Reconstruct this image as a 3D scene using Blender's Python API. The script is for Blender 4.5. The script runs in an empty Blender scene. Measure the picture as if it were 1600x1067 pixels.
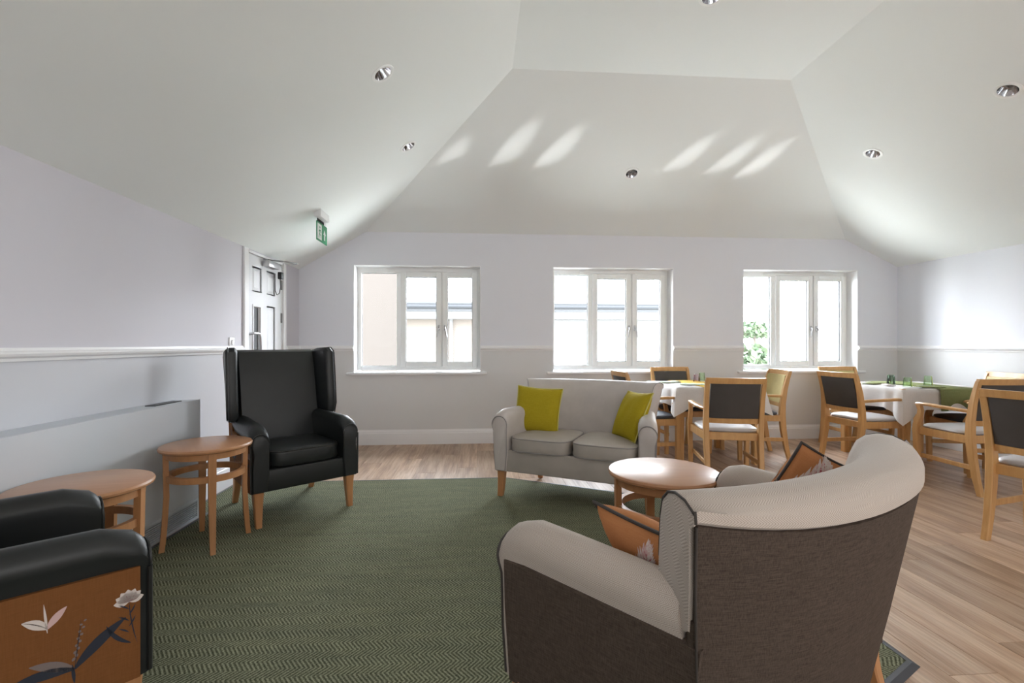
import bpy, bmesh, math, random
from mathutils import Vector, Matrix, Euler
from mathutils.geometry import delaunay_2d_cdt
random.seed(7)
C = bpy.context.scene.collection
sc = bpy.context.scene
R = math.radians
# ------------------------------------------------------------------ camera, world, light, exposure
cam = bpy.data.objects.new('camera', bpy.data.cameras.new('camera')); C.objects.link(cam); sc.camera = cam
cam.location = (0, 0, 1.15); cam.rotation_euler = (R(90), 0, R(-4.036))
cam.data.sensor_width = 36; cam.data.lens = 16.58; cam.data.shift_y = .0028; cam.data.clip_start = .02
world = bpy.data.worlds.new('world'); sc.world = world; world.use_nodes = True
wn = world.node_tree.nodes; wl = world.node_tree.links
bg = wn['Background']; bg.inputs[1].default_value = 22.5
tc = wn.new('ShaderNodeTexCoord'); sep = wn.new('ShaderNodeSeparateXYZ'); rp = wn.new('ShaderNodeValToRGB')
wl.new(tc.outputs['Generated'], sep.inputs[0]); wl.new(sep.outputs['Z'], rp.inputs[0]); wl.new(rp.outputs[0], bg.inputs[0])
rp.color_ramp.elements[0].position = 0; rp.color_ramp.elements[0].color = (.93, .97, 1, 1)
rp.color_ramp.elements[1].position = .8; rp.color_ramp.elements[1].color = (.78, .88, 1, 1)
sc.view_settings.view_transform = 'Standard'; sc.view_settings.look = 'None'
sc.view_settings.gamma = 1; sc.view_settings.use_curve_mapping = False
sc.view_settings.exposure = 0.48
sc.cycles.use_denoising = True; sc.cycles.max_bounces = 10; sc.cycles.diffuse_bounces = 6
sc.cycles.transparent_max_bounces = 16; sc.cycles.caustics_reflective = False; sc.cycles.caustics_refractive = False
sc.cycles.sample_clamp_indirect = 6

def area(name, loc, rot, sx, sy, power, col=(1, 1, 1), portal=False, spread=180):
    l = bpy.data.lights.new(name, 'AREA'); l.shape = 'RECTANGLE'; l.size = sx; l.size_y = sy; l.energy = power; l.color = col
    l.cycles.is_portal = portal; l.spread = R(spread)
    o = bpy.data.objects.new(name, l); C.objects.link(o); o.location = loc; o.rotation_euler = rot; return o
WIN = [(-1.425, .02), (.871, 2.325), (3.195, 4.66)]
WZ0, WZ1 = .825, 2.06
for a, b in WIN:
    area('window_portal', ((a+b)/2, 5.84, (WZ0+WZ1)/2), (R(-90), 0, 0), b-a, WZ1-WZ0, 1, portal=True)
# fill lamps standing in for unseen windows assumed behind the camera
area('rear_window_fill', (1.8, -2.3, 1.45), (R(90), 0, 0), 5.6, 1.5, 52, (1, .985, .97))
area('side_window_fill', (5.05, -.6, 1.45), (R(90), 0, R(90)), 2.4, 1.3, 20, (.97, .985, 1))
# spot lamps added in place of sunlight glinting up off the outer sills
def glint(src, dst, power, ang, sx=.5):
    l = bpy.data.lights.new('sill_glint_spot', 'SPOT'); l.energy = power; l.spot_size = R(ang); l.spot_blend = .8; l.shadow_soft_size = .02
    o = bpy.data.objects.new('sill_glint_spot', l); C.objects.link(o); o.location = src
    o.rotation_euler = (Vector(dst)-Vector(src)).to_track_quat('-Z', 'Y').to_euler(); o.scale = (sx, 1, 1)
GL = []   # (pane x at the glass, point on the ceiling where the glint lands)
for px_, dst in ((-1.16, (-.30, 4.62, 2.92)), (-.665, (.28, 4.50, 2.965)), (-.21, (.70, 4.53, 2.95)), (1.125, (1.98, 4.56, 2.93)), (1.62, (2.42, 4.58, 2.92)), (2.08, (2.76, 4.59, 2.92)),
                 (3.45, (4.10, 4.9, 2.63)), (3.94, (4.46, 5.0, 2.455)), (4.38, (4.80, 5.08, 2.29))):
    k_ = (5.86-dst[1])/(5.69-dst[1]); GL.append(((dst[0]+(px_-dst[0])*k_, 5.86, dst[2]+(1.08-dst[2])*k_), dst))
for s, d in GL: glint(s, d, 210, 9.5)
for a, b in WIN:   # area lamps added to brighten the ceiling, as if bounced off sunlit sills
    o = area('sill_bounce_lamp', ((a+b)/2, 5.785, .842), (R(180-14), 0, 0), b-a-.1, .06, 9, (.97, .99, 1))
sun = bpy.data.lights.new('sun', 'SUN'); sun.energy = 42; sun.angle = R(.6); so_ = bpy.data.objects.new('sun', sun); C.objects.link(so_); so_.rotation_euler = Vector((.2, -.36, -1)).to_track_quat('-Z', 'Y').to_euler()

# ------------------------------------------------------------------ materials
MT = {}
def mat(name, col, rough=.5, metal=0, spec=.5, coat=0, sheen=0):
    m = bpy.data.materials.new(name); m.use_nodes = True; b = m.node_tree.nodes['Principled BSDF']
    b.inputs['Base Color'].default_value = (*col, 1); b.inputs['Roughness'].default_value = rough
    b.inputs['Metallic'].default_value = metal; b.inputs['Specular IOR Level'].default_value = spec
    b.inputs['Coat Weight'].default_value = coat; b.inputs['Sheen Weight'].default_value = sheen
    MT[name] = m; return m
class G:
    """tiny node helper"""
    def __init__(s, m): s.m = m; s.n = m.node_tree.nodes; s.l = m.node_tree.links; s.b = s.n['Principled BSDF']
    def math(s, op, a, b=0.0, c=0.0):
        n = s.n.new('ShaderNodeMath'); n.operation = op
        for i, v in enumerate((a, b, c)):
            if isinstance(v, (int, float)): n.inputs[i].default_value = v
            else: s.l.new(v, n.inputs[i])
        return n.outputs[0]
    def coord(s, kind='Object', scale=(1, 1, 1), loc=None):
        t = s.n.new('ShaderNodeTexCoord'); mp = s.n.new('ShaderNodeMapping'); mp.inputs['Scale'].default_value = scale
        s.l.new(t.outputs[kind], mp.inputs[0])
        if loc is not None: s.l.new(loc, mp.inputs['Location'])
        return mp.outputs[0]
    def xyz(s, v):
        n = s.n.new('ShaderNodeSeparateXYZ'); s.l.new(v, n.inputs[0]); return n.outputs
    def noise(s, v, scale, detail=4, rough=.5):
        n = s.n.new('ShaderNodeTexNoise'); s.l.new(v, n.inputs['Vector']); n.inputs['Scale'].default_value = scale
        n.inputs['Detail'].default_value = detail; n.inputs['Roughness'].default_value = rough; return n.outputs[0]
    def ramp(s, f, stops):
        n = s.n.new('ShaderNodeValToRGB'); s.l.new(f, n.inputs[0]); e = n.color_ramp.elements
        while len(e) < len(stops): e.new(.5)
        for k, (p, c) in zip(e, stops): k.position = p; k.color = (*c, 1)
        return n.outputs[0]
    def mix(s, f, a, b, mode='MIX'):
        n = s.n.new('ShaderNodeMix'); n.data_type = 'RGBA'; n.blend_type = mode
        for k, v in ((0, f), (6, a), (7, b)):
            if isinstance(v, (int, float)): n.inputs[k].default_value = v
            elif isinstance(v, tuple): n.inputs[k].default_value = (*v, 1)
            else: s.l.new(v, n.inputs[k])
        return n.outputs[2]
    def color(s, v): s.l.new(v, s.b.inputs['Base Color'])
    def bump(s, h, strength=.3, dist=.002):
        n = s.n.new('ShaderNodeBump'); n.inputs['Strength'].default_value = strength; n.inputs['Distance'].default_value = dist
        s.l.new(h, n.inputs['Height']); s.l.new(n.outputs[0], s.b.inputs['Normal'])

def wood(name, c1, c2, rough=.35, coat=.15, axis=2):
    g = G(mat(name, c1, rough, coat=coat)); sc_ = [22, 22, 22]; sc_[axis] = 2.2
    oi = g.n.new('ShaderNodeObjectInfo'); v = g.coord('Object', tuple(sc_)); 
    add = g.n.new('ShaderNodeVectorMath'); add.operation = 'ADD'; cmb = g.n.new('ShaderNodeCombineXYZ')
    r = g.math('MULTIPLY', oi.outputs['Random'], 31.0); 
    for k in range(3): g.l.new(r, cmb.inputs[k])
    g.l.new(v, add.inputs[0]); g.l.new(cmb.outputs[0], add.inputs[1])
    n = g.noise(add.outputs[0], 1.6, 6, .6)
    g.color(g.ramp(n, [(.3, c1), (.7, c2)])); g.bump(n, .08, .001); return g.m
wood('beech', (.42, .195, .075), (.52, .255, .11), rough=.45, coat=0)
wood('beech_top', (.43, .21, .10), (.49, .25, .125), rough=.33, coat=.12, axis=0)
wood('oak', (.50, .27, .095), (.62, .36, .145), rough=.4)
# floor planks
g = G(mat('plank', (.5, .35, .25), .38)); oi = g.n.new('ShaderNodeObjectInfo'); cmb = g.n.new('ShaderNodeCombineXYZ')
for k, f in enumerate((17.0, 41.0, 9.0)): g.l.new(g.math('MULTIPLY', oi.outputs['Random'], f), cmb.inputs[k])
v = g.coord('Object', (9, .9, 1), cmb.outputs[0]); v2 = g.coord('Object', (60, 2.2, 1), cmb.outputs[0])
n1 = g.noise(v, 1.3, 5, .62); n2 = g.noise(v2, 1.5, 5, .6)
base = g.ramp(n1, [(.28, (.24, .145, .09)), (.46, (.43, .29, .195)), (.62, (.56, .42, .315)), (.8, (.38, .26, .18))])
fine = g.ramp(n2, [(.25, (.72, .70, .68)), (.75, (1.1, 1.08, 1.05))])
tone = g.ramp(oi.outputs['Random'], [(0, (.84, .82, .80)), (.5, (1, .98, .96)), (1, (1.12, 1.1, 1.08))])
g.color(g.mix(1.0, g.mix(1.0, base, fine, 'MULTIPLY'), tone, 'MULTIPLY')); g.bump(n2, .12, .001)
g.l.new(g.ramp(n2, [(.2, (.42,)*3), (.8, (.3,)*3)]), g.b.inputs['Roughness'])
mat('subfloor', (.12, .09, .07), .9)
# paint: lilac above the dado, warm grey-white below
def wallpaint(name, up, lo):
    g = G(mat(name, up, .6)); z = g.xyz(g.coord('Object'))[2]
    n = g.noise(g.coord('Object'), 90, 2); g.bump(n, .03, .001)
    g.color(g.mix(g.math('GREATER_THAN', z, 1.105), lo, up))
wallpaint('wall_paint', (.775, .785, .84), (.70, .70, .70))  # paler than the left wall's copy: missing bounce light lifted into the colour
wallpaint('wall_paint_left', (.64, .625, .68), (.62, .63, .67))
g = G(mat('ceiling_paint', (.86, .885, .872), .7)); g.bump(g.noise(g.coord('Object'), 60, 2), .03, .001)
mat('gloss_white', (.85, .85, .86), .35); mat('white_upvc', (.92, .93, .92), .3); mat('seal', (.05, .05, .055), .6)
mat('door_white', (.72, .73, .76), .4); mat('chrome', (.75, .75, .77), .12, 1); mat('steel', (.55, .55, .56), .3, 1)
mat('black_plastic', (.02, .02, .022), .4); mat('plastic_white', (.8, .8, .8), .4); mat('dark_metal', (.25, .25, .25), .4, .8)
mat('heater_white', (.60, .635, .68), .42); mat('grille_dark', (.06, .06, .065), .7)
mat('lamp_lens', (.55, .55, .5), .3); mat('rug_border', (.055, .06, .07), .4)
mat('sign_green', (.03, .27, .12), .4); mat('sign_white', (.85, .88, .86), .4)
# rug: woven herringbone
g = G(mat('rug_weave', (.1, .12, .07), .95, spec=.1)); v = g.coord('Object'); x, y, z = g.xyz(v)
tri = g.math('PINGPONG', y, .045); st = g.math('FRACT', g.math('MULTIPLY', g.math('ADD', x, g.math('MULTIPLY', tri, .8)), 62.0))
st = g.math('PINGPONG', st, .5); n = g.noise(v, 260, 3, .7); nl = g.noise(g.coord('Object', (1.2, 6, 1)), 2.2, 4, .6)
h = g.math('ADD', g.math('MULTIPLY', st, .85), g.math('MULTIPLY', n, 1.15))
c = g.ramp(h, [(.50, (.035, .040, .022)), (.76, (.13, .135, .083)), (1.0, (.30, .305, .205))])
g.color(g.mix(1.0, c, g.ramp(nl, [(.3, (.86, .88, .9)), (.7, (1.1, 1.1, 1.08))]), 'MULTIPLY')); g.bump(h, .7, .004)
# herringbone upholstery
def herring(name, a, b, rough=.9):
    g = G(mat(name, a, rough, spec=.2, sheen=.15)); t = g.n.new('ShaderNodeTexCoord'); x, y, z = g.xyz(t.outputs['UV'])
    tri = g.math('PINGPONG', x, .011); st = g.math('FRACT', g.math('MULTIPLY', g.math('ADD', y, g.math('MULTIPLY', tri, 1.3)), 170.0))
    st = g.math('PINGPONG', st, .5); n = g.noise(t.outputs['UV'], 600, 2); h = g.math('ADD', g.math('MULTIPLY', st, 1.2), g.math('MULTIPLY', n, .5))
    g.color(g.ramp(h, [(.2, a), (.8, b)])); g.bump(h, .35, .001)
herring('herringbone_cream', (.34, .285, .24), (.60, .53, .475))
def linen(name, a, b, s=1.0):
    g = G(mat(name, a, .9, spec=.15)); n1 = g.noise(g.coord('Object', (420*s, 420*s, 22*s)), 1, 3, .6); n2 = g.noise(g.coord('Object', (24*s, 24*s, 480*s)), 1, 3, .6)
    h = g.math('MULTIPLY', g.math('ADD', n1, n2), .5); g.color(g.ramp(h, [(.38, a), (.62, b)])); g.bump(h, .3, .001)
linen('linen_brown', (.052, .038, .030), (.105, .080, .064), 1.3)
def leather(name, c, rough=.4, s=1):
    g = G(mat(name, c, rough, spec=.5)); n = g.noise(g.coord('Object'), 500, 3); n2 = g.noise(g.coord('Object'), 7, 3)
    g.color(g.mix(1.0, c, g.ramp(n2, [(.2, (.88,)*3), (.8, (1.1,)*3)]), 'MULTIPLY')); g.bump(g.math('ADD', n2, g.math('MULTIPLY', n, .05)), .25, .006)
leather('vinyl_black', (.013, .0155, .016), .42); leather('vinyl_greige', (.53, .485, .46), .5); leather('vinyl_greige_seat', (.44, .40, .36), .45)
leather('vinyl_grey_side', (.26, .245, .255), .6); mat('piping_dark', (.05, .042, .038), .6); mat('piping_greige', (.28, .26, .25), .5)
mat('piping_black', (.012, .013, .013), .35); mat('piping_lime', (.55, .50, .12), .6)
leather('chair_charcoal', (.056, .051, .048), .5); leather('chair_mustard', (.56, .46, .20), .5); leather('chair_cream', (.52, .50, .50), .45)
leather('chair_darkseat', (.06, .065, .075), .5)
linen('velvet_lime', (.36, .275, .012), (.42, .33, .022)); linen('print_terracotta', (.46, .19, .075), (.50, .22, .09)); linen('floral_ochre', (.18, .072, .023), (.21, .085, .028))
linen('cloth_white', (.66, .63, .61), (.72, .69, .67)); linen('runner_green', (.19, .21, .085), (.25, .27, .12)); linen('runner_mustard', (.60, .38, .07), (.66, .43, .09))
mat('napkin_pale', (.5, .58, .45), .8); mat('print_pink', (.62, .42, .40), .8); mat('print_white', (.68, .60, .56), .8); mat('print_red', (.42, .07, .10), .8); mat('print_navy', (.02, .025, .04), .8)
mat('print_grey', (.19, .15, .14), .8)
mat('ext_peach', (.092, .080, .070), .95, spec=.1); mat('ext_peach_near', (.038, .033, .029), .95, spec=.1); mat('ext_fascia', (.045, .046, .048), .9, spec=.1); mat('ext_white', (.1, .1, .1), .95, spec=.1); mat('ext_roof', (.05, .051, .053), .95, spec=.1); mat('ext_gutter', (.022, .023, .025), .8, spec=.2)  # near peach: darker copy, its tone cut to offset stronger ground bounce
mat('ext_glass', (.04, .042, .045), .6); mat('ext_bark', (.06, .05, .04), .9)
g = G(mat('ext_leaf', (.08, .13, .05), .8)); g.color(g.ramp(g.noise(g.coord('Object'), 3, 3), [(.3, (.03, .055, .025)), (.7, (.06, .075, .04))]))
g = G(mat('ext_ground', (.2, .25, .12), .9)); g.color(g.ramp(g.noise(g.coord('Object'), 1.5, 4), [(.3, (.25, .26, .23)), (.7, (.34, .34, .32))]))  # pale gravel tone, made bright and neutral to bounce light onto the ceiling
def glassmat(name, tint, gl, tr=(1, 1, 1)):
    m = bpy.data.materials.new(name); m.use_nodes = True; n = m.node_tree.nodes; l = m.node_tree.links; n.remove(n['Principled BSDF'])
    t = n.new('ShaderNodeBsdfTransparent'); t.inputs[0].default_value = (*tr, 1); gs = n.new('ShaderNodeBsdfGlossy'); gs.inputs[0].default_value = (*tint, 1); gs.inputs[1].default_value = .03
    mx = n.new('ShaderNodeMixShader'); lw = n.new('ShaderNodeLayerWeight'); lw.inputs[0].default_value = gl
    l.new(lw.outputs['Fresnel'], mx.inputs[0]); l.new(t.outputs[0], mx.inputs[1]); l.new(gs.outputs[0], mx.inputs[2]); l.new(mx.outputs[0], n['Material Output'].inputs[0]); MT[name] = m
glassmat('window_glass', (1, 1, 1), .12); glassmat('glass_green', (.9, 1, .85), .25, (.91, .975, .89)); glassmat('glass_dark', (.8, .9, .8), .3, (.74, .80, .74)); glassmat('glass_pink', (1, .9, .95), .25, (.98, .93, .955))

# ------------------------------------------------------------------ mesh helpers
def link(name, me, m=None, parent=None):
    o = bpy.data.objects.new(name, me); C.objects.link(o)
    if m: me.materials.append(MT[m])
    if parent: o.parent = parent
    return o
def obj(name, bm, m, parent=None, smooth=True, ang=35):
    bmesh.ops.recalc_face_normals(bm, faces=bm.faces)
    if smooth:
        for f in bm.faces: f.smooth = True
        for e in bm.edges:
            if len(e.link_faces) == 2 and e.calc_face_angle(0) > R(ang): e.smooth = False
    me = bpy.data.meshes.new(name); bm.to_mesh(me); bm.free(); return link(name, me, m, parent)
def tag(o, label=None, cat=None, group=None, kind=None):
    if label: o['label'] = label
    if cat: o['category'] = cat
    if group: o['group'] = group
    if kind: o['kind'] = kind
    return o
def thing(name, label, cat, loc=(0, 0, 0), rz=0, group=None):
    o = bpy.data.objects.new(name, None); C.objects.link(o); o.location = loc; o.rotation_euler = (0, 0, rz); o.empty_display_size = .1
    return tag(o, label, cat, group)
def struct(o): o['kind'] = 'structure'; return o
def box(x0, x1, y0, y1, z0, z1, bev=0, seg=2, bm=None):
    bm2 = bmesh.new(); r = bmesh.ops.create_cube(bm2, size=1)
    for v in bm2.verts: v.co = Vector(((x0+x1)/2+v.co.x*(x1-x0), (y0+y1)/2+v.co.y*(y1-y0), (z0+z1)/2+v.co.z*(z1-z0)))
    if bev: bmesh.ops.bevel(bm2, geom=bm2.edges[:], offset=bev, segments=seg, affect='EDGES', profile=.5)
    if bm is None: return bm2
    me = bpy.data.meshes.new('t'); bm2.to_mesh(me); bm2.free(); bm.from_mesh(me); bpy.data.meshes.remove(me); return bm
def loft(secs, closed=True, cap=True, bm=None):
    bm = bm or bmesh.new(); uv = bm.loops.layers.uv.verify(); rings = []
    for s in secs: rings.append([bm.verts.new(p) for p in s])
    n = len(secs[0]); vs = [0.0]
    for a, b in zip(secs, secs[1:]): vs.append(vs[-1]+sum((Vector(p)-Vector(q)).length for p, q in zip(a, b))/n)
    mid = secs[len(secs)//2]; us = [0.0]
    for k in range(n): us.append(us[-1]+(Vector(mid[(k+1) % n])-Vector(mid[k])).length)
    for i in range(len(secs)-1):
        for k in range(n if closed else n-1):
            k2 = (k+1) % n
            try: f = bm.faces.new((rings[i][k], rings[i][k2], rings[i+1][k2], rings[i+1][k]))
            except ValueError: continue
            for lp, (a, b) in zip(f.loops, ((us[k], vs[i]), (us[k+1], vs[i]), (us[k+1], vs[i+1]), (us[k], vs[i+1]))): lp[uv].uv = (a, b)
    if cap and closed:
        for rg in (rings[0], rings[-1]):
            try:
                f = bm.faces.new(rg)
                for lp in f.loops: c = lp.vert.co; lp[uv].uv = (c.x, c.z)
            except ValueError: pass
    return bm
def tube(path, r, n=8, closed=False, bm=None):
    P = [Vector(p) for p in path]; secs = []; up = Vector((0, 0, 1))
    N = len(P); prev = None
    for i in range(N):
        a = P[i-1] if (i > 0 or closed) else P[i]; b = P[(i+1) % N] if (i < N-1 or closed) else P[i]
        d = (b-a).normalized()
        if prev is None:
            ref = up if abs(d.z) < .9 else Vector((1, 0, 0)); s = d.cross(ref).normalized()
        else: s = (prev-d*prev.dot(d)).normalized()
        prev = s; t = d.cross(s); rr = r[i] if isinstance(r, (list, tuple)) else r
        secs.append([P[i]+s*math.cos(2*math.pi*k/n)*rr+t*math.sin(2*math.pi*k/n)*rr for k in range(n)])
    if closed: secs.append(secs[0])
    return loft(secs, True, not closed, bm)
def lathe(prof, n=32, bm=None, cx=0, cy=0):
    bm = bm or bmesh.new(); rings = []
    for r, z in prof: rings.append([bm.verts.new((cx+r*math.cos(2*math.pi*k/n), cy+r*math.sin(2*math.pi*k/n), z)) for k in range(n)] if r > 1e-6 else [bm.verts.new((cx, cy, z))])
    for a, b in zip(rings, rings[1:]):
        for k in range(n):
            k2 = (k+1) % n
            if len(a) == 1 and len(b) == 1: continue
            if len(a) == 1: bm.faces.new((a[0], b[k], b[k2]))
            elif len(b) == 1: bm.faces.new((a[k], a[k2], b[0]))
            else: bm.faces.new((a[k], a[k2], b[k2], b[k]))
    return bm
def sq(c, a, b, ax='z'):   # rectangle section round c, chamfered corners
    x, y, z = c; q = min(a, b)*.22
    pts = [(a-q, b), (-a+q, b), (-a, b-q), (-a, -b+q), (-a+q, -b), (a-q, -b), (a, -b+q), (a, b-q)]
    if ax == 'z': return [(x+p, y+r, z) for p, r in pts]
    if ax == 'y': return [(x+p, y, z+r) for p, r in pts]
    return [(x, y+p, z+r) for p, r in pts]
def dup(root):
    r = root.copy(); C.objects.link(r)
    for ch in root.children:
        c = ch.copy(); C.objects.link(c); c.parent = r
        for s in ch.children:
            d = s.copy(); C.objects.link(d); d.parent = c
    return r
def plate(outer, holes, thick, to3, thick_dir):
    """planar polygon with holes, extruded by thick along thick_dir"""
    pts = []; edges = []
    for loop in [outer]+holes:
        b = len(pts); pts += [Vector(p) for p in loop]; edges += [(b+i, b+(i+1) % len(loop)) for i in range(len(loop))]
    vs, es, fs, ov, oe, of = delaunay_2d_cdt(pts, edges, [], 1, 1e-6)
    def inside(p, lp):
        c = False
        for i in range(len(lp)):
            a, b = lp[i], lp[i-1]
            if (a[1] > p[1]) != (b[1] > p[1]) and p[0] < (b[0]-a[0])*(p[1]-a[1])/(b[1]-a[1])+a[0]: c = not c
        return c
    bm = bmesh.new(); bv = [bm.verts.new(to3(v)) for v in vs]
    for f in fs:
        cpt = sum((vs[i] for i in f), Vector((0, 0)))/len(f)
        if any(inside(cpt, h) for h in holes) or not inside(cpt, outer): continue
        bm.faces.new([bv[i] for i in f])
    r = bmesh.ops.extrude_face_region(bm, geom=bm.faces[:]); td = Vector(thick_dir)*thick
    for e in r['geom']:
        if isinstance(e, bmesh.types.BMVert): e.co += td
    for v in [v for v in bm.verts if not v.link_faces]: bm.verts.remove(v)
    return bm

# ------------------------------------------------------------------ room shell
XL, XR, YB, YF = -2.03, 5.18, 5.5, -2.5
ZC = 3.354; XC0, XC1, YC = .268, 2.594, 3.76
SL = (ZC-2.0)/(XC0-XL); SR = (ZC-2.11)/(XR-XC1); SH = (ZC-2.44)/(YB-YC)
def zl(x): return 2.0+SL*(x-XL)
def zr(x): return 2.11+SR*(XR-x)
def zh(y): return 2.44+SH*(YB-y)
xa = XL+(2.44-2.0)/SL; xb = XR-(2.44-2.11)/SR
floor = struct(obj('floor', box(XL-.1, XR+.1, YF, YB+.05, -.12, -.004), 'subfloor', smooth=False))
# planks run away from the camera, staggered; only those the camera can see are laid singly
PW, PL = .183, 1.22
pb = box(-PW/2+.0006, PW/2-.0006, -PL/2+.0006, PL/2-.0006, -.004, 0, .0006, 1); pfull = None; npl = 0; rest = bmesh.new()
x = XL
i = 0
while x < XR-.01:
    x1 = min(x+PW, XR); off = (i*.437 % 1.0)*PL; y = YF+.05-off
    while y < YB:
        y0, y1 = max(y, YF), min(y+PL, YB); y += PL
        if y1-y0 < .03: continue
        hidden = y1 < .9 or (x1 < 1.2 and x > -1.9 and y1 < 3.5) or (x > 2.8 and y1 < 1.4 and False)
        if hidden: box(x+.0006, x1-.0006, y0+.0006, y1-.0006, -.004, 0, bm=rest); continue
        if pfull is None or y1-y0 < PL-.001 or x1-x < PW-.001:
            o = obj('plank', box(-(x1-x)/2+.0008, (x1-x)/2-.0008, -(y1-y0)/2+.0008, (y1-y0)/2-.0008, -.004, 0, .0007, 1), 'plank', floor, False)
            if y1-y0 > PL-.001 and x1-x > PW-.001: pfull = o.data
        else:
            o = bpy.data.objects.new('plank', pfull); C.objects.link(o); o.parent = floor
        o.location = ((x+x1)/2, (y0+y1)/2, 0); npl += 1
    x = x1; i += 1
pb.free(); o = obj('planks_unseen', rest, 'plank', floor, False); o['kind'] = 'stuff'; print('planks', npl)
# walls
winholes = [[(a, WZ0), (b, WZ0), (b, WZ1), (a, WZ1)] for a, b in WIN]
bw = plate([(XL, 0), (XR, 0), (XR, 2.11), (xb, 2.44), (xa, 2.44), (XL, 2.0)], winholes, .32, lambda p: (p[0], YB, p[1]), (0, 1, 0))
struct(obj('wall_back', bw, 'wall_paint', smooth=False))
DY0, DY1, DZ = 4.29, 5.04, 1.985
lw = plate([(YF, 0), (DY0, 0), (DY0, DZ), (DY1, DZ), (DY1, 0), (YB, 0), (YB, 2.0), (YF, 2.0)], [], .15, lambda p: (XL, p[0], p[1]), (-1, 0, 0))
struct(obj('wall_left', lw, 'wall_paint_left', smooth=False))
struct(obj('wall_right', box(XR, XR+.12, YF, YB, 0, 2.11), 'wall_paint', smooth=False))
rw = plate([(XL, 0), (XR, 0), (XR, 2.11), (XC1, ZC), (XC0, ZC), (XL, 2.0)], [], .12, lambda p: (p[0], YF, p[1]), (0, -1, 0))
struct(obj('wall_rear', rw, 'wall_paint', smooth=False))
# ceiling: flat strip + three slopes with round cut-outs for the downlights
def circ(cu, cv, r, n=28): return [(cu+r*math.cos(2*math.pi*k/n), cv+r*math.sin(2*math.pi*k/n)) for k in range(n)]
nl_ = Vector((SL, 0, -1)).normalized(); nr_ = Vector((-SR, 0, -1)).normalized(); nh_ = Vector((0, -SH, -1)).normalized()
ex = {'L': Vector((1, 0, SL)).normalized(), 'R': Vector((-1, 0, SR)).normalized(), 'H': Vector((0, -1, SH)).normalized()}
camx = Vector((math.cos(R(4.036)), -math.sin(R(4.036)), 0)); camf = Vector((math.sin(R(4.036)), math.cos(R(4.036)), 0))
def hit(px, py, p0, n):
    d = camf+camx*((px-800)/737)+Vector((0, 0, -(py-538)/737)); o = Vector((0, 0, 1.15)); t = (Vector(p0)-o).dot(n)/d.dot(n); return o+d*t
PL_ = {'L': (Vector((XL, 0, 2.0)), nl_), 'R': (Vector((XR, 0, 2.11)), nr_), 'H': (Vector((0, YB, 2.44)), nh_), 'F': (Vector((0, 0, ZC)), Vector((0, 0, -1)))}
lights = [('L', 598, 115), ('L', 638, 229), ('H', 987, 271), ('R', 1364, 240), ('R', 1575, 141), ('F', 1112, -4)]
LP = [(k, hit(px, py, *PL_[k])) for k, px, py in lights]
hr = .058
def uvL(p): return (p.y, (p.x-XL)/ex['L'].x)
def uvR(p): return (p.y, (XR-p.x)/-ex['R'].x)
def uvH(p): return (p.x, (YB-p.y)/-ex['H'].y)
WL = (XC0-XL)/ex['L'].x; WR = (XR-XC1)/-ex['R'].x; WH = (YB-YC)/-ex['H'].y
hl = [circ(*uvL(p), hr) for k, p in LP if k == 'L']; hR = [circ(*uvR(p), hr) for k, p in LP if k == 'R']; hh = [circ(*uvH(p), hr) for k, p in LP if k == 'H']; hf = [circ(p.x, p.y, hr) for k, p in LP if k == 'F']
ceil = struct(obj('ceiling', plate([(XC0, YF), (XC1, YF), (XC1, YC), (XC0, YC)], hf, .012, lambda p: (p[0], p[1], ZC), (0, 0, 1)), 'ceiling_paint', smooth=False))
ul = (xa-XL)/ex['L'].x; ur = (XR-xb)/-ex['R'].x
obj('slope', plate([(YF, 0), (YB, 0), (YB, ul), (YC, WL), (YF, WL)], hl, .012, lambda p: Vector((XL, p[0], 2.0))+ex['L']*p[1], -nl_), 'ceiling_paint', ceil, False)
obj('slope', plate([(YF, 0), (YB, 0), (YB, ur), (YC, WR), (YF, WR)], hR, .012, lambda p: Vector((XR, p[0], 2.11))+ex['R']*p[1], -nr_), 'ceiling_paint', ceil, False)
obj('slope', plate([(xa, 0), (xb, 0), (XC1, WH), (XC0, WH)], hh, .012, lambda p: Vector((p[0], YB, 2.44))+ex['H']*p[1], -nh_), 'ceiling_paint', ceil, False)
# dado rails and skirting
def prof_sweep(name, prof, a, b, inward, mt):
    a, b, n = Vector(a), Vector(b), Vector(inward)
    secs = [[P+n*d+Vector((0, 0, z)) for d, z in prof] for P in (a, b)]
    return struct(obj(name, loft(secs), mt, smooth=False))
dado = [(-.001, 1.075), (.012, 1.075), (.014, 1.088), (.028, 1.097), (.032, 1.108), (.026, 1.118), (.014, 1.122), (.01, 1.135), (-.001, 1.135)]
skirt = [(-.001, 0), (.018, 0), (.018, .125), (.014, .135), (.012, .15), (.006, .158), (.004, .17), (-.001, .17)]
segs = [(XL, WIN[0][0]), (WIN[0][1], WIN[1][0]), (WIN[1][1], WIN[2][0]), (WIN[2][1], XR)]
for k, (a, b) in enumerate(segs): prof_sweep('trim_%d' % (k+1), dado, (a, YB, 0), (b, YB, 0), (0, -1, 0), 'gloss_white')
prof_sweep('trim_5', dado, (XL, YF, 0), (XL, DY0-.07, 0), (1, 0, 0), 'gloss_white'); prof_sweep('trim_6', dado, (XL, DY1+.07, 0), (XL, YB, 0), (1, 0, 0), 'gloss_white')
prof_sweep('trim_7', dado, (XR, YF, 0), (XR, YB, 0), (-1, 0, 0), 'gloss_white')
prof_sweep('baseboard_back', skirt, (XL, YB, 0), (XR, YB, 0), (0, -1, 0), 'gloss_white'); prof_sweep('baseboard_left', skirt, (XL, 3.3, 0), (XL, DY0-.07, 0), (1, 0, 0), 'gloss_white')
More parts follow.
